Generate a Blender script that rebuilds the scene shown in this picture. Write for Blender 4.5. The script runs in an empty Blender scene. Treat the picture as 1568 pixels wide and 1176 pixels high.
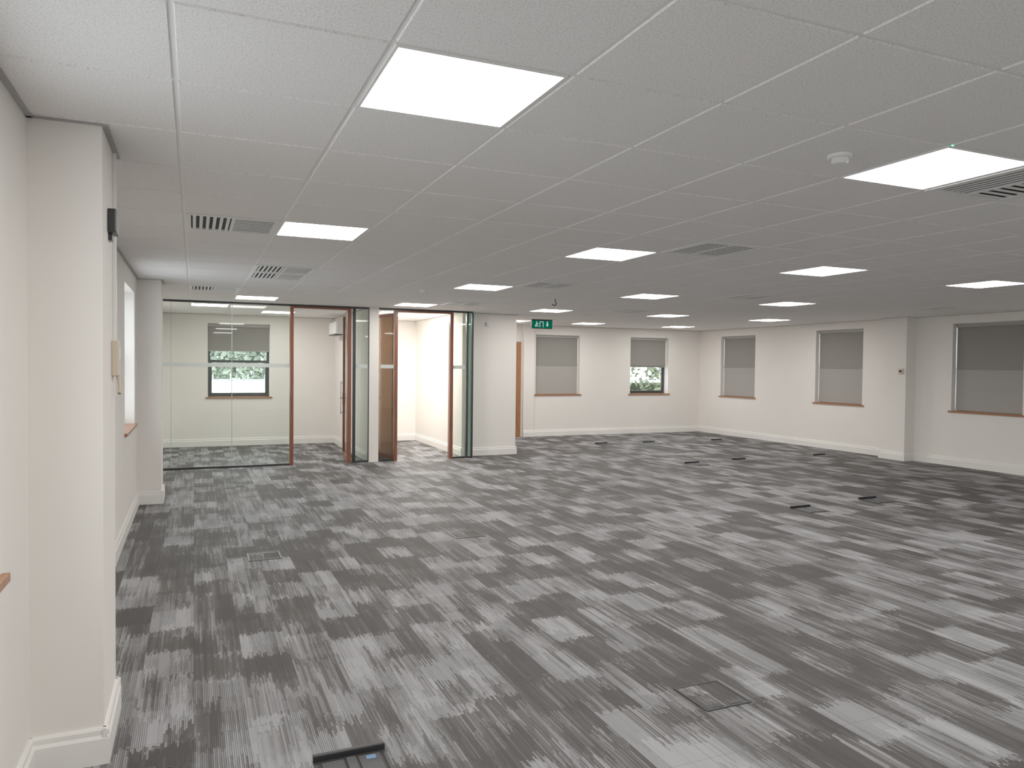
import bpy, bmesh, math, random
from mathutils import Vector, Matrix
random.seed(4)
scene=bpy.context.scene
try:
    scene.view_settings.view_transform='Standard'; scene.view_settings.look='None'
    scene.view_settings.exposure=0.30
    scene.view_settings.gamma=1.36
except Exception: pass
# ---------------------------------------------------------------- helpers
def newmat(name):
    m=bpy.data.materials.new(name); m.use_nodes=True
    nt=m.node_tree; nt.nodes.clear()
    o=nt.nodes.new('ShaderNodeOutputMaterial')
    return m,nt,o
def pbr(name,col,rough=.6,metal=0,noise=0,nscale=20,bump=0,bscale=200,spec=.5):
    m,nt,o=newmat(name); N=nt.nodes.new; L=nt.links.new
    p=N('ShaderNodeBsdfPrincipled'); L(p.outputs[0],o.inputs[0])
    p.inputs['Base Color'].default_value=(*col,1); p.inputs['Roughness'].default_value=rough
    p.inputs['Metallic'].default_value=metal; p.inputs['Specular IOR Level'].default_value=spec
    tc=N('ShaderNodeTexCoord')
    if noise:
        n=N('ShaderNodeTexNoise'); n.inputs['Scale'].default_value=nscale; n.inputs['Detail'].default_value=4
        L(tc.outputs['Object'],n.inputs['Vector'])
        r=N('ShaderNodeValToRGB')
        r.color_ramp.elements[0].position=.3; r.color_ramp.elements[1].position=.7
        r.color_ramp.elements[0].color=(*[c*(1-noise) for c in col],1)
        r.color_ramp.elements[1].color=(*[min(1,c*(1+noise)) for c in col],1)
        L(n.outputs[0],r.inputs[0]); L(r.outputs[0],p.inputs['Base Color'])
    if bump:
        n2=N('ShaderNodeTexNoise'); n2.inputs['Scale'].default_value=bscale
        L(tc.outputs['Object'],n2.inputs['Vector'])
        b=N('ShaderNodeBump'); b.inputs['Strength'].default_value=bump; b.inputs['Distance'].default_value=.002
        L(n2.outputs[0],b.inputs['Height']); L(b.outputs[0],p.inputs['Normal'])
    return m
def glassmat(name,tint,refl=1.0,haze=0,hcol=(.85,.9,.88)):
    m,nt,o=newmat(name); N=nt.nodes.new; L=nt.links.new
    t=N('ShaderNodeBsdfTransparent'); t.inputs[0].default_value=(*tint,1)
    g=N('ShaderNodeBsdfGlossy'); g.inputs['Roughness'].default_value=.02; g.inputs[0].default_value=(1,1,1,1)
    f=N('ShaderNodeFresnel'); f.inputs[0].default_value=1.5
    mu=N('ShaderNodeMath'); mu.operation='MULTIPLY'; mu.inputs[1].default_value=refl
    L(f.outputs[0],mu.inputs[0])
    mx=N('ShaderNodeMixShader'); L(mu.outputs[0],mx.inputs[0]); L(t.outputs[0],mx.inputs[1]); L(g.outputs[0],mx.inputs[2])
    last=mx
    if haze:
        d=N('ShaderNodeBsdfDiffuse'); d.inputs[0].default_value=(*hcol,1)
        m2=N('ShaderNodeMixShader'); m2.inputs[0].default_value=haze
        L(mx.outputs[0],m2.inputs[1]); L(d.outputs[0],m2.inputs[2]); last=m2
    L(last.outputs[0],o.inputs[0]); return m
def emis(name,col,s):
    m,nt,o=newmat(name); e=nt.nodes.new('ShaderNodeEmission'); e.inputs[0].default_value=(*col,1); e.inputs[1].default_value=s
    nt.links.new(e.outputs[0],o.inputs[0]); return m
def woodmat(name,a,b):
    m,nt,o=newmat(name); N=nt.nodes.new; L=nt.links.new
    p=N('ShaderNodeBsdfPrincipled'); L(p.outputs[0],o.inputs[0]); p.inputs['Roughness'].default_value=.35
    tc=N('ShaderNodeTexCoord'); mp=N('ShaderNodeMapping'); mp.inputs['Scale'].default_value=(30,30,2.5)
    n=N('ShaderNodeTexNoise'); n.inputs['Scale'].default_value=2; n.inputs['Detail'].default_value=6
    r=N('ShaderNodeValToRGB'); r.color_ramp.elements[0].position=.3; r.color_ramp.elements[1].position=.7
    r.color_ramp.elements[0].color=(*a,1); r.color_ramp.elements[1].color=(*b,1)
    L(tc.outputs['Object'],mp.inputs[0]); L(mp.outputs[0],n.inputs['Vector']); L(n.outputs[0],r.inputs[0]); L(r.outputs[0],p.inputs['Base Color'])
    return m
def empty(name,loc=(0,0,0)):
    e=bpy.data.objects.new(name,None); e.location=loc; e.empty_display_size=.1
    scene.collection.objects.link(e); return e
def meshobj(name,verts,faces,mats,parent=None,midx=None,bevel=0,smooth=False,loc=None):
    off=Vector(parent.location) if parent else Vector(loc or (0,0,0))
    me=bpy.data.meshes.new(name)
    me.from_pydata([tuple(Vector(v)-off) for v in verts],[],faces)
    for m in (mats if isinstance(mats,(list,tuple)) else [mats]): me.materials.append(m)
    if midx:
        for p,i in zip(me.polygons,midx): p.material_index=i
    if smooth:
        for p in me.polygons: p.use_smooth=True
    me.update()
    o=bpy.data.objects.new(name,me); scene.collection.objects.link(o)
    if parent: o.parent=parent
    else: o.location=off
    if bevel:
        b=o.modifiers.new('bevel','BEVEL'); b.width=bevel; b.segments=2; b.limit_method='ANGLE'
    return o
BF=[(0,3,2,1),(4,5,6,7),(0,1,5,4),(1,2,6,5),(2,3,7,6),(3,0,4,7)]
def boxgeo(lo,hi):
    x0,y0,z0=lo;x1,y1,z1=hi
    return [(x0,y0,z0),(x1,y0,z0),(x1,y1,z0),(x0,y1,z0),(x0,y0,z1),(x1,y0,z1),(x1,y1,z1),(x0,y1,z1)]
def boxes(name,lst,mats,parent=None,bevel=0,loc=None):
    V=[];F=[];M=[]
    for b in lst:
        lo,hi=b[0],b[1]; mi=b[2] if len(b)>2 else 0
        n=len(V); V+=boxgeo(lo,hi); F+=[tuple(n+i for i in f) for f in BF]; M+=[mi]*6
    if loc is None and parent is None:
        loc=tuple(sum(v[k] for v in V)/len(V) for k in range(3))
    return meshobj(name,V,F,mats,parent,M,bevel,False,loc)
def lathe(name,prof,center,mat,parent=None,seg=28,axis='Z'):
    V=[];F=[]
    for r,z in prof:
        for i in range(seg):
            a=2*math.pi*i/seg
            p=(r*math.cos(a),r*math.sin(a),z)
            if axis=='Y': p=(p[0],p[2],p[1])
            V.append((center[0]+p[0],center[1]+p[1],center[2]+p[2]))
    for k in range(len(prof)-1):
        for i in range(seg):
            j=(i+1)%seg; F.append((k*seg+i,k*seg+j,(k+1)*seg+j,(k+1)*seg+i))
    F.append(tuple(range(seg))); F.append(tuple((len(prof)-1)*seg+i for i in range(seg)))
    return meshobj(name,V,F,mat,parent,smooth=False,loc=center if not parent else None)
def cable(name,pts,rad,mat,parent=None):
    off=Vector(parent.location) if parent else Vector(pts[0])
    cu=bpy.data.curves.new(name,'CURVE'); cu.dimensions='3D'; cu.bevel_depth=rad; cu.bevel_resolution=3
    s=cu.splines.new('NURBS'); s.points.add(len(pts)-1); s.use_endpoint_u=True; s.order_u=3
    for p,q in zip(s.points,pts): p.co=(*(Vector(q)-off),1)
    cu.materials.append(mat); o=bpy.data.objects.new(name,cu); scene.collection.objects.link(o)
    if parent: o.parent=parent
    else: o.location=off
    return o
# ---------------------------------------------------------------- constants
H=2.597; XL=-.60; XR=12.02; YF=15.70; YB=-3.0; YP=12.40
GX=.5419; GY=2.1797
# ---------------------------------------------------------------- materials
M_wall=pbr('wall_paint',(.865,.82,.765),.7,noise=.015,nscale=3,bump=.15,bscale=300,spec=.3)
M_base=pbr('baseboard_gloss_paint',(.87,.845,.80),.35,noise=.015,nscale=5)
M_tbar=pbr('ceiling_tbar',(.86,.85,.83),.5)
M_trim=pbr('ceiling_angle_trim',(.34,.33,.32),.5)
M_dark=pbr('dark_void',(.02,.02,.02),.8)
M_black=pbr('black_aluminium',(.008,.008,.009),.35,spec=.5)
M_blackp=pbr('black_plastic',(.010,.010,.011),.4)
M_white=pbr('white_plastic',(.82,.81,.79),.35)
M_cream=pbr('cream_plastic',(.62,.52,.38),.45)
M_wood=woodmat('mahogany_wood',(.11,.024,.008),(.23,.058,.018))
M_sill=woodmat('oak_sill',(.24,.085,.03),(.38,.145,.05))
M_glass=glassmat('clear_glass',(.93,.965,.945),.5)
M_brownrefl=glassmat('door_glass_wood_reflection',(.70,.55,.44),.9,haze=.22,hcol=(.40,.27,.19))  # brown tint and haze paint in the wood reflected by the glass
M_frost=glassmat('frosted_manifestation',(.9,.97,.94),.3,haze=.85,hcol=(.62,.68,.65))
M_wglass=glassmat('window_glass',(.96,.98,.97),.3)
M_chrome=pbr('brushed_steel',(.55,.55,.54),.3,metal=1)
M_frame=pbr('anthracite_window_frame',(.02,.024,.024),.4)
M_frameW=pbr('white_window_frame',(.75,.77,.78),.4)
M_grille=pbr('grille_grey_paint',(.80,.80,.78),.45)
M_light=emis('led_panel_diffuser',(1,.96,.91),16)
M_light2=emis('led_panel_bright',(1,.97,.92),65)
def tilemat():
    m,nt,o=newmat('mineral_fibre_tile'); N=nt.nodes.new; L=nt.links.new
    p=N('ShaderNodeBsdfPrincipled'); L(p.outputs[0],o.inputs[0]); p.inputs['Roughness'].default_value=.9; p.inputs['Specular IOR Level'].default_value=.1
    tc=N('ShaderNodeTexCoord')
    n=N('ShaderNodeTexNoise'); n.inputs['Scale'].default_value=150; n.inputs['Detail'].default_value=4; n.inputs['Roughness'].default_value=.7
    L(tc.outputs['Object'],n.inputs['Vector'])
    r=N('ShaderNodeValToRGB'); r.color_ramp.elements[0].position=.34; r.color_ramp.elements[1].position=.50
    r.color_ramp.elements[0].color=(.62,.605,.59,1); r.color_ramp.elements[1].color=(.92,.90,.875,1)
    L(n.outputs[0],r.inputs[0]); L(r.outputs[0],p.inputs['Base Color'])
    b=N('ShaderNodeBump'); b.inputs['Strength'].default_value=.5; b.inputs['Distance'].default_value=.003
    L(n.outputs[0],b.inputs['Height']); L(b.outputs[0],p.inputs['Normal'])
    return m
M_tile=tilemat()
def carpetmat():
    m,nt,o=newmat('striated_carpet_tile'); N=nt.nodes.new; L=nt.links.new
    def val(s,i,v):
        if isinstance(v,(int,float)): s.inputs[i].default_value=v
        else: L(v,s.inputs[i])
    def mt(op,a,b=0,c=None):
        s=N('ShaderNodeMath'); s.operation=op; val(s,0,a); val(s,1,b)
        if c is not None: val(s,2,c)
        return s.outputs[0]
    def wn(a,b=0.0,c=0.0):
        cb=N('ShaderNodeCombineXYZ'); val(cb,0,a);val(cb,1,b);val(cb,2,c)
        w=N('ShaderNodeTexWhiteNoise'); w.noise_dimensions='3D'; L(cb.outputs[0],w.inputs['Vector']); return w.outputs['Value']
    tc=N('ShaderNodeTexCoord'); sp=N('ShaderNodeSeparateXYZ'); L(tc.outputs['Object'],sp.inputs[0])
    x=mt('ADD',sp.outputs[0],50.0); y=mt('ADD',sp.outputs[1],50.0)
    c=mt('FLOOR',mt('DIVIDE',x,.0083333))
    tyl=mt('FLOOR',mt('DIVIDE',y,.5))
    jit=wn(c,tyl,1.5); jit2=wn(c,tyl,7.5)
    def blocks(w,l,ja,seed):
        b=mt('FLOOR',mt('DIVIDE',x,w)); off=mt('MULTIPLY',wn(b,seed,2.5),3.0)
        s=mt('FLOOR',mt('DIVIDE',mt('ADD',mt('ADD',y,off),mt('MULTIPLY',jit if seed<5 else jit2,ja)),l))
        return wn(b,s,seed)
    v1=blocks(.125,.30,.13,3.5); v2=blocks(.25,.38,.06,6.5); v3=blocks(.025,.40,.16,9.5)
    v=mt('ADD',mt('ADD',mt('MULTIPLY',v1,.34),mt('MULTIPLY',v2,.46)),mt('MULTIPLY',v3,.20))
    fine=mt('MULTIPLY',mt('SUBTRACT',wn(c,mt('FLOOR',mt('DIVIDE',mt('ADD',y,mt('MULTIPLY',jit,.2)),.35)),4.5),.5),.18)
    v=mt('ADD',v,fine)
    r=N('ShaderNodeValToRGB'); e=r.color_ramp.elements
    e[0].position=.24; e[0].color=(.036,.031,.029,1)
    e[1].position=.82; e[1].color=(.300,.300,.312,1)
    for pos,cv in ((.40,(.055,.049,.046,1)),(.49,(.088,.082,.080,1)),(.58,(.170,.167,.170,1)),(.68,(.230,.229,.237,1))):
        q=e.new(pos); q.color=cv
    L(v,r.inputs[0])
    ps=mt('GREATER_THAN',mt('FRACT',mt('DIVIDE',x,.0083333)),.56)
    st=mt('MULTIPLY',ps,mt('GREATER_THAN',wn(mt('FLOOR',mt('DIVIDE',x,.0833)),mt('FLOOR',mt('DIVIDE',mt('ADD',y,mt('MULTIPLY',jit,.1)),.33)),12.5),.40))
    dk=mt('SUBTRACT',1.0,mt('MULTIPLY',st,.6))
    pn=N('ShaderNodeTexNoise'); pn.inputs['Scale'].default_value=350; L(tc.outputs['Object'],pn.inputs['Vector'])
    pile=mt('ADD',mt('MULTIPLY',pn.outputs[0],.6),.7)
    k=mt('MULTIPLY',dk,pile)
    fx=mt('ABSOLUTE',mt('SUBTRACT',mt('FRACT',mt('DIVIDE',x,.5)),.5)); fy=mt('ABSOLUTE',mt('SUBTRACT',mt('FRACT',mt('DIVIDE',y,.5)),.5))
    seam=mt('GREATER_THAN',mt('MAXIMUM',fx,fy),.4955)
    k=mt('MULTIPLY',k,mt('SUBTRACT',1.0,mt('MULTIPLY',seam,.3)))
    vm=N('ShaderNodeVectorMath'); vm.operation='SCALE'; L(r.outputs[0],vm.inputs[0]); L(k,vm.inputs['Scale'])
    p=N('ShaderNodeBsdfPrincipled'); L(vm.outputs[0],p.inputs['Base Color']); p.inputs['Roughness'].default_value=.65
    p.inputs['Specular IOR Level'].default_value=.35
    b=N('ShaderNodeBump'); b.inputs['Strength'].default_value=.4; b.inputs['Distance'].default_value=.003; L(pn.outputs[0],b.inputs['Height']); L(b.outputs[0],p.inputs['Normal'])
    L(p.outputs[0],o.inputs[0]); return m
M_carpet=carpetmat()
def blindmat(name,col,tr):
    m,nt,o=newmat(name); N=nt.nodes.new; L=nt.links.new
    d=N('ShaderNodeBsdfDiffuse'); t=N('ShaderNodeBsdfTranslucent'); mx=N('ShaderNodeMixShader'); mx.inputs[0].default_value=tr
    tc=N('ShaderNodeTexCoord'); w=N('ShaderNodeTexNoise'); w.inputs['Scale'].default_value=400
    L(tc.outputs['Object'],w.inputs['Vector'])
    r=N('ShaderNodeValToRGB'); r.color_ramp.elements[0].position=.35; r.color_ramp.elements[1].position=.65
    r.color_ramp.elements[0].color=(*[c*.85 for c in col],1); r.color_ramp.elements[1].color=(*col,1)
    L(w.outputs[0],r.inputs[0]); L(r.outputs[0],d.inputs[0]); L(r.outputs[0],t.inputs[0])
    L(d.outputs[0],mx.inputs[1]); L(t.outputs[0],mx.inputs[2]); L(mx.outputs[0],o.inputs[0]); return m
M_blind=blindmat('grey_blind_fabric',(.29,.275,.25),.06)
M_blind2=blindmat('grey_blind_fabric_lower',(.41,.39,.36),.08)
M_cass=pbr('blind_cassette_grey',(.32,.31,.29),.5)
# ---------------------------------------------------------------- floor
boxes('floor',[((XL-.3,YB-.3,-.12),(XR+.3,YF+.3,0))],M_carpet,loc=(0,0,0))
# ---------------------------------------------------------------- walls with holes
def wallX(name,x0,x1,y0,y1,holes,mat=M_wall):
    L=[];y=y0
    for a,b,zb,zt in sorted(holes):
        L.append(((x0,y,0),(x1,a,H+.15))); L.append(((x0,a,0),(x1,b,zb))); L.append(((x0,a,zt),(x1,b,H+.15))); y=b
    L.append(((x0,y,0),(x1,y1,H+.15))); return boxes(name,L,mat)
def wallY(name,y0,y1,x0,x1,holes,mat=M_wall):
    L=[];x=x0
    for a,b,zb,zt in sorted(holes):
        L.append(((x,y0,0),(a,y1,H+.15))); L.append(((a,y0,0),(b,y1,zb))); L.append(((a,y0,zt),(b,y1,H+.15))); x=b
    L.append(((x,y0,0),(x1,y1,H+.15))); return boxes(name,L,mat)
ZB,ZT=.965,2.40
LW=[(-1.3,-.1,.92,2.40),(1.68,2.93,.92,2.40),(7.85,9.10,ZB,ZT)]
RW=[(13.65,14.87,.955,2.42),(10.62,11.82,.945,2.45),(7.56,8.76,.945,2.45)]
FW=[(.25,1.41,ZB,2.42),(7.34,8.50,.98,2.38),(9.92,11.04,.98,2.38)]
BW_added=[(3.5,5.1,.92,2.42),(7.3,8.7,.92,2.42)]  # unseen windows added behind the camera for extra daylight
wallX('wall_left',XL-.3,XL,YB,YF,LW)
wallX('wall_right',XR,XR+.3,YB,YF,RW)
wallY('wall_far',YF,YF+.3,XL-.3,XR+.3,FW)
wallY('wall_back',YB-.3,YB,XL-.3,XR+.3,BW_added)
boxes('wall_column_near',[((XL,3.42,0),(-.34,3.92,H+.02))],M_wall)
boxes('wall_column_mid',[((XL,9.505,0),(-.35,10.0,H+.02))],M_wall)
boxes('wall_pillar_right',[((11.77,9.46,0),(XR,9.97,H+.02))],M_wall)
boxes('wall_divider',[((2.70,YP-.04,0),(2.86,YF,H+.02))],M_wall)
boxes('wall_meeting_room_side',[((4.45,12.65,0),(5.51,15.70,H+.02))],M_wall)
boxes('wall_pier_far',[((7.0,YF-.07,0),(7.27,YF,H+.02))],M_wall)
# ---------------------------------------------------------------- baseboards
def baseb(name,segs):
    V=[];F=[]
    for x0,y0,x1,y1,nx,ny in segs:
        prof=[(-.002,0),(.022,0),(.022,.105),(.014,.118),(.014,.138),(.008,.148),(-.002,.148)]
        if x0!=x1: x0+=.0015; x1-=.0015
        if y0!=y1: y0+=.0015; y1-=.0015
        n=len(V)
        for (px,py) in ((x0,y0),(x1,y1)):
            for d,z in prof: V.append((px+nx*d,py+ny*d,z))
        k=len(prof)
        for i in range(k):
            j=(i+1)%k; F.append((n+i,n+j,n+k+j,n+k+i))
        F.append(tuple(n+i for i in range(k))); F.append(tuple(n+k+i for i in range(k)))
    o=meshobj(name,V,F,M_base,loc=(segs[0][0],segs[0][1],0))
    bm=bmesh.new(); bm.from_mesh(o.data); bmesh.ops.recalc_face_normals(bm,faces=bm.faces); bm.to_mesh(o.data); bm.free()
    return o
t=.022
baseb('baseboard_left',[(XL,YB,XL,3.42,1,0),(XL,3.42,-.34+t,3.42,0,-1),(-.34,3.42-t,-.34,3.92+t,1,0),(XL,3.92,-.34+t,3.92,0,1),
 (XL,3.92,XL,9.505,1,0),(XL,9.505,-.35+t,9.505,0,-1),(-.35,9.505-t,-.35,10+t,1,0),(XL,10,-.35+t,10,0,1),(XL,10,XL,YF,1,0)])
baseb('baseboard_right',[(XR,YB,XR,9.46,-1,0),(11.77-t,9.46,XR,9.46,0,-1),(11.77,9.46-t,11.77,9.97+t,-1,0),(11.77-t,9.97,XR,9.97,0,1),(XR,9.97,XR,YF,-1,0)])
baseb('baseboard_far',[(XL,YF,2.70,YF,0,-1),(2.86,YF,4.45,YF,0,-1),(7.27,YF,XR,YF,0,-1),(7.0,YF-.07,7.27+t,YF-.07,0,-1),(7.27,YF-.07-t,7.27,YF,1,0)])
baseb('baseboard_meeting_rooms',[(2.70,12.5,2.70,YF,-1,0),(2.86,12.5,2.86,YF,1,0),(4.45,12.65-t,4.45,YF,-1,0),(4.45-t,12.65,5.51+t,12.65,0,-1),(5.51,12.65-t,5.51,YF,1,0)])
baseb('baseboard_back',[(XL,YB,XR,YB,0,1)])
def trim(name,segs):
    L=[]
    for x0,y0,x1,y1 in segs: L.append(((min(x0,x1),min(y0,y1),H-.006),(max(x0,x1),max(y0,y1),H+.012)))
    boxes(name,L,M_trim)
w=.022
trim('trim_1',[(XL,YB,XL+w,3.42),(XL,3.42-w,-.34+w,3.42),(-.34,3.42,-.34+w,3.92+w),(XL,3.92,-.34,3.92+w),(XL,3.92+w,XL+w,9.505-w),(XL,9.505-w,-.35+w,9.505),(-.35,9.505,-.35+w,10+w),(XL,10,-.35,10+w),(XL,10+w,XL+w,YF)])
trim('trim_2',[(XR-w,YB,XR,9.46-w),(11.77-w,9.46-w,XR,9.46),(11.77-w,9.46,11.77,9.97),(11.77-w,9.97,XR,9.97+w),(XR-w,9.97+w,XR,YF)])
trim('trim_3',[(XL+w,YF-w,2.70,YF),(2.86,YF-w,4.45,YF),(5.51,YF-w,XR-w,YF),(4.45,12.65-w,5.51+w,12.65),(5.51,12.65,5.51+w,YF-w),(2.70-w,YP,2.70,YF-w),(2.86,YP,2.86+w,YF-w),(4.45-w,12.65,4.45,YF-w)])
# ---------------------------------------------------------------- ceiling
lights=[(0,0),(4,0),(0,5),(4,5),(8,5),(12,5),(4,10),(8,10),(12,10),(0,15),(4,15),(8,15),(12,15),(16,15),(12,20),(16,20),(9,20),
        (-1,18),(1,20),(8,0),(0,-5),(4,-5),(8,-5)]
bright=[(5,19)]
grilles=[(-1,5),(0,9),(0,10),(-1,13),(5,4),(5,0),(5,9),(10,9),(16,9),(5,14),(10,14)]
skip=set(lights)|set(bright)|set(grilles)
V=[];F=[];MI=[]
i0,i1=-2,20; j0,j1=-9,23
ZC=H
for i in range(i0,i1):
    for j in range(j0,j1):
        if (i,j) in skip: continue
        xa=max(XL,GX+.6*i); xb=min(XR,GX+.6*(i+1)); ya=max(YB,GY+.6*j); yb=min(YF,GY+.6*(j+1))
        if xb-xa<.05 or yb-ya<.05: continue
        g=.0105; n=len(V)
        V+=[(xa+g,ya+g,ZC),(xb-g,ya+g,ZC),(xb-g,yb-g,ZC),(xa+g,yb-g,ZC)]
        h=g-.003
        V+=[(xa+h,ya+h,ZC+.007),(xb-h,ya+h,ZC+.007),(xb-h,yb-h,ZC+.007),(xa+h,yb-h,ZC+.007)]
        F+=[(n,n+3,n+2,n+1),(n,n+1,n+5,n+4),(n+1,n+2,n+6,n+5),(n+2,n+3,n+7,n+6),(n+3,n,n+4,n+7)]; MI+=[0]*5
zt=ZC+.006
for i in range(i0,i1+1):
    x=GX+.6*i
    if XL<x<XR:
        n=len(V); V+=boxgeo((x-.012,YB,zt),(x+.012,YF,zt+.03)); F+=[tuple(n+k for k in f) for f in BF]; MI+=[1]*6
for j in range(j0,j1+1):
    y=GY+.6*j
    if YB<y<YF:
        n=len(V); V+=boxgeo((XL,y-.012,zt+.0005),(XR,y+.012,zt+.03)); F+=[tuple(n+k for k in f) for f in BF]; MI+=[1]*6
n=len(V); V+=boxgeo((XL-.3,YB-.3,H+.15),(XR+.3,YF+.3,H+.35)); F+=[tuple(n+k for k in f) for f in BF]; MI+=[2]*6
meshobj('ceiling',V,F,[M_tile,M_tbar,M_dark],midx=MI,loc=(0,0,H))
def panel(i,j,mat):
    x0=GX+.6*i;y0=GY+.6*j;x1=x0+.6;y1=y0+.6
    e=empty('ceiling_light_panel',((x0+x1)/2,(y0+y1)/2,H))
    a=.012;b=.022
    boxes('frame',[((x0+a,y0+a,H-.002),(x1-a,y0+b,H+.03)),((x0+a,y1-b,H-.002),(x1-a,y1-a,H+.03)),((x0+a,y0+b,H-.002),(x0+b,y1-b,H+.03)),((x1-b,y0+b,H-.002),(x1-a,y1-b,H+.03))],M_white,e)
    meshobj('diffuser',[(x0+b,y0+b,H),(x1-b,y0+b,H),(x1-b,y1-b,H),(x0+b,y1-b,H)],[(0,3,2,1)],mat,e)
    boxes('housing',[((x0+b,y0+b,H+.004),(x1-b,y1-b,H+.05))],M_dark,e)
for i,j in lights: panel(i,j,M_light)
for i,j in bright: panel(i,j,M_light2)
def grille(i,j):
    x0=GX+.6*i;y0=GY+.6*j;x1=x0+.6;y1=y0+.6
    e=empty('ceiling_air_grille',((x0+x1)/2,(y0+y1)/2,H))
    a=.008;b=.04; xm=(x0+x1)/2
    boxes('frame',[((x0+a,y0+a,H-.006),(x1-a,y0+b,H+.02)),((x0+a,y1-b,H-.006),(x1-a,y1-a,H+.02)),((x0+a,y0+b,H-.006),(x0+b,y1-b,H+.02)),((x1-b,y0+b,H-.006),(x1-a,y1-b,H+.02)),
      ((xm-.010,y0+b,H-.004),(xm+.010,y1-b,H+.02))],M_grille,e,bevel=.002)
    L=[]
    n=6; span=(xm-.010)-(x0+b)
    for s in range(n):
        xc=x0+b+(s+.5)*span/n; L.append(((xc-.010,y0+b,H-.003),(xc+.010,y1-b,H-.001)))
    n=9; span=y1-y0-2*b
    for s in range(n):
        yc=y0+b+(s+.5)*span/n; L.append(((xm+.010,yc-.014,H-.003),(x1-b,yc+.014,H-.001)))
    boxes('louvres',L,M_grille,e)
    boxes('dark_backing',[((x0+.02,y0+.02,H+.006),(x1-.02,y1-.02,H+.012))],M_dark,e)  # dark board stands in for the shade between the slats
for i,j in grilles: grille(i,j)
# ---------------------------------------------------------------- windows
wn_=[0]
def window(wall,a,b,zb,zt,blind_to,frame=M_frame,sill=M_sill):
    wn_[0]+=1
    if wall=='Y': P=lambda s,d,z:(s,YF+d,z)
    elif wall=='R': P=lambda s,d,z:(XR+d,s,z)
    elif wall=='B': P=lambda s,d,z:(s,YB-d,z)
    else: P=lambda s,d,z:(XL-d,s,z)
    def bx(s0,s1,d0,d1,z0,z1,mi=0):
        p=P(s0,d0,z0);q=P(s1,d1,z1)
        return (tuple(min(u,v) for u,v in zip(p,q)),tuple(max(u,v) for u,v in zip(p,q)),mi)
    e=empty('window_%d'%wn_[0],P((a+b)/2,.1,(zb+zt)/2))
    f=.05; zm=1.675
    D0,D1=.17,.23
    boxes('frame',[bx(a,b,D0,D1,zb,zb+f),bx(a,b,D0,D1,zt-f,zt),bx(a,a+f,D0,D1,zb+f,zt-f),bx(b-f,b,D0,D1,zb+f,zt-f),
      bx(a+f,b-f,D0-.015,D1,zm-.026,zm+.026),bx(a+f,b-f,D0+.005,D1-.01,zb+f,zb+f+.03),bx(a+f,a+f+.025,D0+.005,D1-.01,zb+f,zm-.022),bx(b-f-.025,b-f,D0+.005,D1-.01,zb+f,zm-.022)],frame,e,bevel=.003)
    boxes('glass',[bx(a+f,b-f,.20,.204,zb+f,zt-f)],M_wglass,e)
    boxes('sill',[bx(a-.045,b+.045,-.026,0,zb-.026,zb+.004),bx(a,b,0,D0,zb-.0,zb+.004)],sill,e,bevel=.004)
    if blind_to is not None:
        lst=[bx(a+.012,b-.012,.10,.104,max(blind_to,1.675),zt-.06,0)]
        if blind_to<1.6: lst+=[bx(a+.012,b-.012,.10,.104,blind_to,1.655,1),bx(a+.012,b-.012,.094,.108,1.655,1.675,0)]
        boxes('blind_fabric',lst,[M_blind,M_blind2],e)
        boxes('blind_cassette',[bx(a+.006,b-.006,.07,.135,zt-.065,zt-.005)],M_cass,e,bevel=.008)
        boxes('blind_bottom_bar',[bx(a+.012,b-.012,.095,.11,blind_to-.018,blind_to)],M_cass,e,bevel=.003)
window('L',1.68,2.93,.92,2.40,None,M_frameW)
window('L',7.85,9.10,ZB,ZT,None,M_frameW)
window('Y',.25,1.41,ZB,2.42,1.89)
window('Y',7.34,8.50,.98,2.38,1.005)
window('Y',9.92,11.04,.98,2.38,1.66)
window('R',13.65,14.87,.955,2.42,.985)
window('R',10.62,11.82,.945,2.45,.975)
window('R',7.56,8.76,.945,2.45,.975)
window('L',-1.3,-.1,.92,2.40,None,M_frameW)
for a,b,zb_,zt_ in BW_added: window('B',a,b,zb_,zt_,None,M_frameW)  # added windows, out of view, to brighten floor and ceiling
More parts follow.
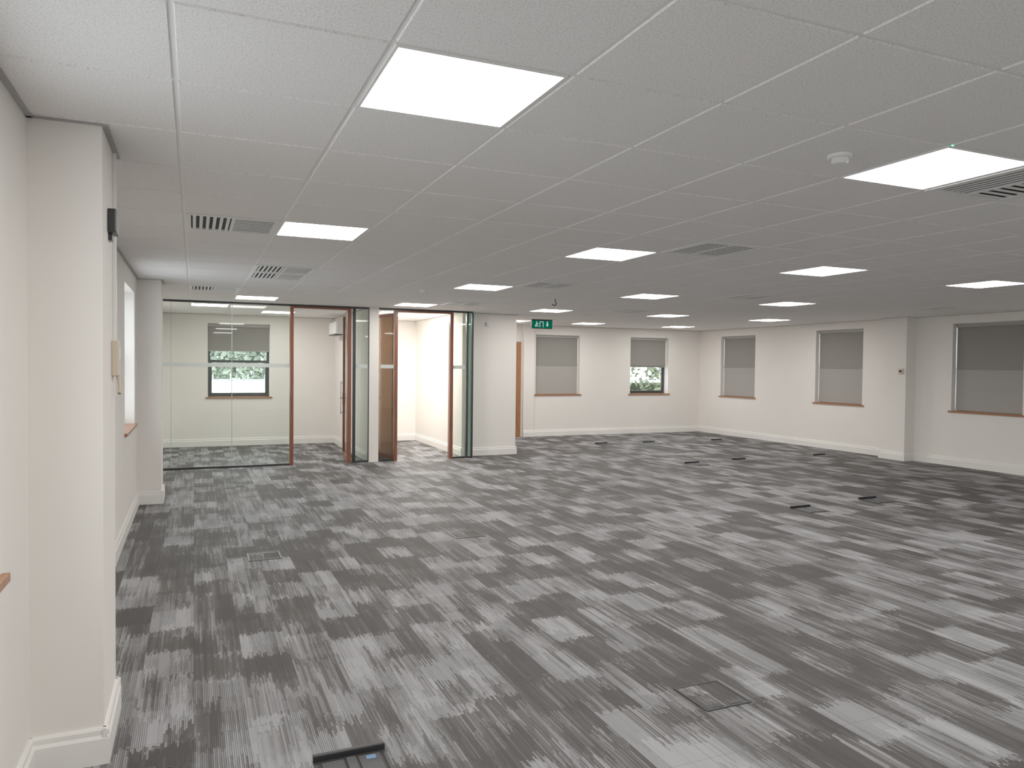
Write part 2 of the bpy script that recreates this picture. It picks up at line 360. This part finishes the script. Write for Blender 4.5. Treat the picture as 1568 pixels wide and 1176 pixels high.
# ---------------------------------------------------------------- glass partition
def partition():
    e=empty('glass_partition',(2.0,YP,1.3))
    z0,z1=.03,H-.03
    def gl(name,x0,x1,mat=M_glass): boxes(name,[((x0,YP-.006,z0),(x1,YP+.006,z1))],mat,e)
    gl('glass_pane_1',XL,-.325); gl('glass_pane_2',-.32,.543); gl('glass_pane_3',.548,1.42)
    gl('glass_pane_4',2.46,2.70); gl('glass_pane_5',2.90,3.13); gl('glass_pane_6',4.19,4.43)
    boxes('glass_joints',[((-.326,YP-.008,z0),(-.319,YP+.008,z1)),((.541,YP-.008,z0),(.550,YP+.008,z1))],pbr('glass_edge_seal',(.35,.45,.42),.3),e)
    zb0,zb1=1.58,1.64
    boxes('manifestation_band',[((a,YP-.009,zb0),(b,YP-.0065,zb1)) for a,b in ((XL,1.42),(4.19,4.43),(2.475,2.69),(2.90,3.13))],M_frost,e)
    boxes('black_track',[((XL,YP-.025,0),(1.42,YP+.025,.03)),((XL,YP-.025,H-.03),(4.55,YP+.025,H+.004)),
       ((2.44,YP-.025,0),(2.72,YP+.025,.03)),((4.19,YP-.025,0),(4.55,YP+.025,.03)),((XL,YP-.025,.03),(XL+.03,YP+.025,H-.03)),
       ((2.43,YP-.03,.03),(2.475,YP+.03,H-.03)),((2.69,YP-.03,.03),(2.735,YP+.03,H-.03)),
       ((2.88,YP-.02,.0),(3.13,YP+.02,.03)),
       ((4.43,YP-.03,.03),(4.465,YP+.03,H-.03)),((4.53,YP-.03,.03),(4.56,YP+.03,H-.03))],M_black,e)
    boxes('return_glass_pane',[((4.465,YP-.006,.03),(4.53,YP+.006,H-.03)),((4.54,YP+.03,.03),(4.552,12.65,H-.03))],glassmat('green_edge_glass',(.6,.8,.72),1.2,haze=.15),e)
    boxes('timber_posts',[((1.42,YP-.05,0),(1.475,YP+.05,H-.03)),((2.335,YP-.05,0),(2.40,YP+.05,H-.03)),
       ((3.13,YP-.05,0),(3.185,YP+.05,H-.03)),((4.12,YP-.05,0),(4.18,YP+.05,H-.03)),
       ((1.475,YP-.05,H-.06),(2.335,YP+.05,H-.031)),((3.185,YP-.05,H-.06),(4.12,YP+.05,H-.031))],M_wood,e,bevel=.003)
partition()
def leaf(name,xh,ang,mat):
    e=empty(name,(xh,YP+.06,0))
    L=.86; T=.022; zt=H-.07
    def bb(nm,lst,m,bev=.002):
        V=[];F=[]
        for s0,s1,d0,d1,za,zb_ in lst:
            n=len(V)
            V+=boxgeo((d0,s0,za),(d1,s1,zb_)); F+=[tuple(n+k for k in f) for f in BF]
        me=bpy.data.meshes.new(nm); me.from_pydata(V,[],F); me.materials.append(m); o=bpy.data.objects.new(nm,me)
        scene.collection.objects.link(o); o.parent=e
        if bev: b=o.modifiers.new('b','BEVEL'); b.width=bev
    bb('stiles_and_rails',[(0,.06,-T,T,.01,zt),(L-.06,L,-T,T,.01,zt),(.06,L-.06,-T,T,.01,.09),(.06,L-.06,-T,T,zt-.06,zt)],M_wood)
    bb('door_glass',[(.06,L-.06,-.004,.004,.09,zt-.06)],mat,0)
    bb('lever_handle',[(L-.045,L-.02,-T-.008,T+.008,.93,1.13),(L-.16,L-.025,-T-.055,-T-.038,1.03,1.05),(L-.045,L-.027,-T-.05,-T,1.03,1.05),(L-.16,L-.025,T+.038,T+.055,1.03,1.05),(L-.045,L-.027,T,T+.05,1.03,1.05),
       (L-.10,L-.085,-T-.045,-T-.03,.75,1.35),(L-.10,L-.085,-T-.03,-T,.78,.80),(L-.10,L-.085,-T-.03,-T,1.30,1.32)],M_chrome)
    e.rotation_euler=(0,0,ang)
leaf('door_1',2.365,math.radians(-6),M_glass)
leaf('door_2',3.16,math.radians(12),M_brownrefl)
e=empty('door_3',(6.4,YF-.03,1.05))
boxes('architrave',[((6.84,YF-.05,0),(6.94,YF,2.2)),((5.86,YF-.05,0),(5.96,YF,2.2)),((5.96,YF-.05,2.1),(6.84,YF,2.2))],M_sill,e,bevel=.004)
boxes('leaf',[((5.96,YF-.04,.01),(6.84,YF-.005,2.1))],M_sill,e,bevel=.003)
boxes('handle',[((6.74,YF-.055,.95),(6.78,YF-.04,1.15)),((6.66,YF-.09,1.04),(6.77,YF-.075,1.06)),((6.75,YF-.08,1.04),(6.77,YF-.05,1.06))],M_chrome,e)
# ---------------------------------------------------------------- floor boxes
M_lid=pbr('socket_plate_grey',(.035,.035,.035),.5,noise=.25,nscale=100)
M_label=pbr('socket_blue_label',(.10,.22,.40),.4)
def floorbox(x,y,s=.27,op=False,slots=True,w2=None,r=None):
    e=empty('floor_socket_box',(x,y,0)); w2=w2 or s
    a,b=x-w2/2,x+w2/2; c,d=y-s/2,y+s/2
    if r is None: r=.009 if not op else .016
    boxes('rim',[((a,c,0),(b,c+r,.005)),((a,d-r,0),(b,d,.005)),((a,c+r,0),(a+r,d-r,.005)),((b-r,c+r,0),(b,d-r,.005))],M_blackp,e,bevel=.001)
    if not op:
        boxes('carpet_lid',[((a+r+.002,c+r+.002,0),(b-r-.002,d-r-.002,.003))],M_carpet,e)
        if slots: boxes('cable_flaps',[((a+.04,c+.018,.001),(x-.02,c+.05,.005)),((x+.02,c+.018,.001),(b-.04,c+.05,.005))],M_blackp,e,bevel=.001)
        else: boxes('cable_flaps',[((a+.03,d-.06,.001),(b-.03,d-.03,.005))],M_blackp,e,bevel=.001)
    else:
        boxes('recess',[((a+r,c+r,.0),(b-r,d-r,.002))],M_dark,e)
        boxes('socket_plates',[((a+.03,c+.03,.001),(a+.12,d-.03,.006)),((b-.12,c+.03,.001),(b-.03,d-.03,.006)),((x-.02,c+.02,.001),(x+.02,d-.02,.008))],M_lid,e,bevel=.002)
        boxes('blue_label',[((b-.09,d-.07,.006),(b-.05,d-.04,.0075))],M_label,e)
        boxes('hinged_lid',[((a,d-.01,.004),(b,d+.012,.03))],M_blackp,e,bevel=.004)
floorbox(2.39,2.98)
floorbox(2.43,6.77,s=.30,slots=False,r=.022)
for x,y in ((.55,6.6),(.51,10.5)): floorbox(x,y,slots=False,r=.016)
for x,y in ((6.60,6.53),(7.87,6.69),(7.88,10.32),(10.97,10.5),(9.12,13.5),(7.99,13.6),(10.95,13.5),(9.0,10.45)): floorbox(x,y,op=True,s=.30)
floorbox(.60,2.95,.28,op=True,w2=.30)
e=empty('cable_plug',(-.10,3.22,0))
boxes('plug_body',[((-.22,3.20,.0),(-.14,3.25,.03)),((-.05,3.19,0),(.0,3.24,.018))],M_blackp,e,bevel=.008)
cable('cable',[(-.14,3.23,.01),(-.10,3.26,.008),(-.07,3.23,.008),(-.05,3.21,.008)],.007,M_blackp,e)
# ---------------------------------------------------------------- ceiling and wall fittings
e=empty('smoke_detector',(2.64,2.48,H))
lathe('base',[(.052,.0),(.052,-.012),(.045,-.016)],(2.64,2.48,H),M_white,e)
lathe('chamber',[(.034,-.014),(.036,-.03),(.030,-.038),(.012,-.042)],(2.64,2.48,H),M_grille,e)
e=empty('ceiling_motion_detector',(2.64,9.05,H))
lathe('base',[(.04,.0),(.04,-.015),(.03,-.02)],(2.64,9.05,H),M_white,e); lathe('lens',[(.026,-.018),(.022,-.035),(.008,-.043)],(2.64,9.05,H),M_grille,e)
e=empty('indicator_led',(2.94,2.165,H))
lathe('bezel',[(.009,0.008),(.009,-.003)],(2.94,2.165,H),M_white,e); lathe('lamp',[(.005,-.002),(.004,-.006)],(2.94,2.165,H),emis('green_led',(.05,1,.25),4),e)
cable('ceiling_cable_tail',[(4.71,9.45,H+.01),(4.71,9.45,H-.04),(4.73,9.44,H-.07),(4.69,9.44,H-.10),(4.66,9.45,H-.075)],.007,M_blackp)
e=empty('exit_sign',(6.52,13.66,H-.1))
M_green=emis('sign_green',(.0,.07,.035),.7); M_signw=emis('sign_white',(.9,1,.95),.35)
boxes('housing',[((6.29,13.66,H-.19),(6.75,13.70,H-.005))],M_blackp,e,bevel=.004)
boxes('sign_face',[((6.30,13.655,H-.175),(6.74,13.661,H-.03))],M_green,e)
boxes('pictogram',[((6.62,13.651,H-.10),(6.645,13.656,H-.045)),((6.605,13.651,H-.12),(6.66,13.656,H-.10)),((6.62,13.651,H-.145),(6.645,13.656,H-.12)),
   ((6.46,13.651,H-.16),(6.472,13.656,H-.045)),((6.533,13.651,H-.16),(6.545,13.656,H-.045)),((6.46,13.651,H-.055),(6.545,13.656,H-.045)),
   ((6.38,13.651,H-.11),(6.405,13.656,H-.07)),((6.385,13.651,H-.062),(6.402,13.656,H-.047)),((6.36,13.651,H-.15),(6.385,13.656,H-.11)),((6.40,13.651,H-.15),(6.425,13.656,H-.12)),((6.405,13.651,H-.095),(6.435,13.656,H-.083))],M_signw,e)
e=empty('alarm_detector',(4.93,12.64,2.40))
boxes('body',[((4.90,12.60,2.36),(4.97,12.65,2.44))],M_white,e,bevel=.012)
lathe('lens',[(.024,0),(.022,-.012),(.01,-.018)],(4.935,12.60,2.40),M_grille,e,axis='Y')
e=empty('thermostat',(11.76,9.56,1.62))
boxes('body',[((11.745,9.51,1.57),(11.77,9.60,1.67))],M_cream,e,bevel=.004)
boxes('dial',[((11.740,9.53,1.60),(11.746,9.58,1.64))],M_dark,e,bevel=.002)
e=empty('wall_speaker',(-.32,3.66,2.25))
boxes('body',[((-.34,3.60,2.20),(-.305,3.74,2.30))],M_blackp,e,bevel=.006)
boxes('bracket',[((-.34,3.64,2.17),(-.325,3.70,2.20))],M_blackp,e)
e=empty('cable_trunking',(-.335,3.84,2.1))
boxes('trunking',[((-.34,3.825,1.74),(-.325,3.85,H-.006))],M_white,e,bevel=.002)
e=empty('wall_controller',(-.33,3.80,1.66))
boxes('body',[((-.34,3.76,1.58),(-.312,3.87,1.74))],M_cream,e,bevel=.005)
boxes('display',[((-.313,3.79,1.66),(-.310,3.84,1.71))],M_grille,e)
cable('pull_cord',[(-.32,3.82,1.58),(-.31,3.83,1.54),(-.312,3.80,1.50)],.008,M_cream,e)
e=empty('wall_air_conditioner',(2.6,14.8,2.35))
boxes('body',[((2.48,14.3,2.22),(2.70,15.1,2.46))],M_white,e,bevel=.02)
boxes('outlet_flap',[((2.475,14.36,2.20),(2.62,15.04,2.222))],M_blackp,e)
# ---------------------------------------------------------------- outdoors
M_ground=pbr('car_park_concrete',(.66,.66,.65),.9,noise=.05,nscale=2)
M_leaf=pbr('leaf_green',(.15,.19,.085),.6,noise=.7,nscale=3)
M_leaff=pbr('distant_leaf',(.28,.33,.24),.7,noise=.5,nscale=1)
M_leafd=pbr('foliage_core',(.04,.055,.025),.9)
boxes('ground_outside',[((-60,-60,-.6),(80,120,-.13))],M_ground)
def hedge(x0,x1,y0,y1,z1,n,s,mat,core=True):
    e=empty('garden_hedge',((x0+x1)/2,(y0+y1)/2,0))
    V=[];F=[]
    for k in range(n):
        x=random.uniform(x0,x1); z=random.uniform(-.1,z1)+.25*math.sin(x*2.1); y=random.uniform(y0,y0+.5*(y1-y0))+.2*math.sin(x*3+z*4)
        a=Vector((random.uniform(-1,1),random.uniform(-1,1),random.uniform(-1,1))).normalized()
        b=a.orthogonal().normalized(); q=s*random.uniform(.5,1.3); m=len(V); c=Vector((x,y,z))
        V+=[c-a*q,c+b*q*.5,c+a*q,c-b*q*.5]; F.append((m,m+1,m+2,m+3))
    meshobj('leaves',V,F,mat,e)
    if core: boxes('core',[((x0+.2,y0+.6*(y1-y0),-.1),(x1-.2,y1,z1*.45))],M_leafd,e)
hedge(9.5,17,18.2,19.4,2.6,3600,.12,M_leaf)
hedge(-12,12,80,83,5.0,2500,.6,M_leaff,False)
M_fence=pbr('white_fence_paint',(.38,.39,.40),.6)
e=empty('boundary_fence',(0,24,.5))
boxes('rails_and_pickets',[((-8,24,1.12),(8,24.06,1.15)),((-8,24,.4),(8,24.06,.43))]+[((-8+k*.5,23.97,-.13),(-7.96+k*.5,24.0,1.3)) for k in range(32)],M_fence,e)
# ---------------------------------------------------------------- world
wd=bpy.data.worlds.new('overcast_sky'); scene.world=wd; wd.use_nodes=True
bg=wd.node_tree.nodes['Background']; bg.inputs[0].default_value=(.86,.91,1.0,1); bg.inputs[1].default_value=3.8
# ---------------------------------------------------------------- camera
yaw,pitch,roll=.4055,-.0246,.0105
f=Vector((math.sin(yaw)*math.cos(pitch),math.cos(yaw)*math.cos(pitch),math.sin(pitch)))
r=Vector((math.cos(yaw),-math.sin(yaw),0)); u=r.cross(f)
r2=r*math.cos(roll)+u*math.sin(roll); u2=-r*math.sin(roll)+u*math.cos(roll)
cd=bpy.data.cameras.new('camera'); cd.sensor_width=36; cd.lens=1134.8/1568*36; cd.clip_end=300
co=bpy.data.objects.new('camera',cd); scene.collection.objects.link(co)
m=Matrix.Identity(4)
for k in range(3): m[k][0]=r2[k]; m[k][1]=u2[k]; m[k][2]=-f[k]
m[0][3],m[1][3],m[2][3]=0,0,1.6452
co.matrix_world=m
scene.camera=co
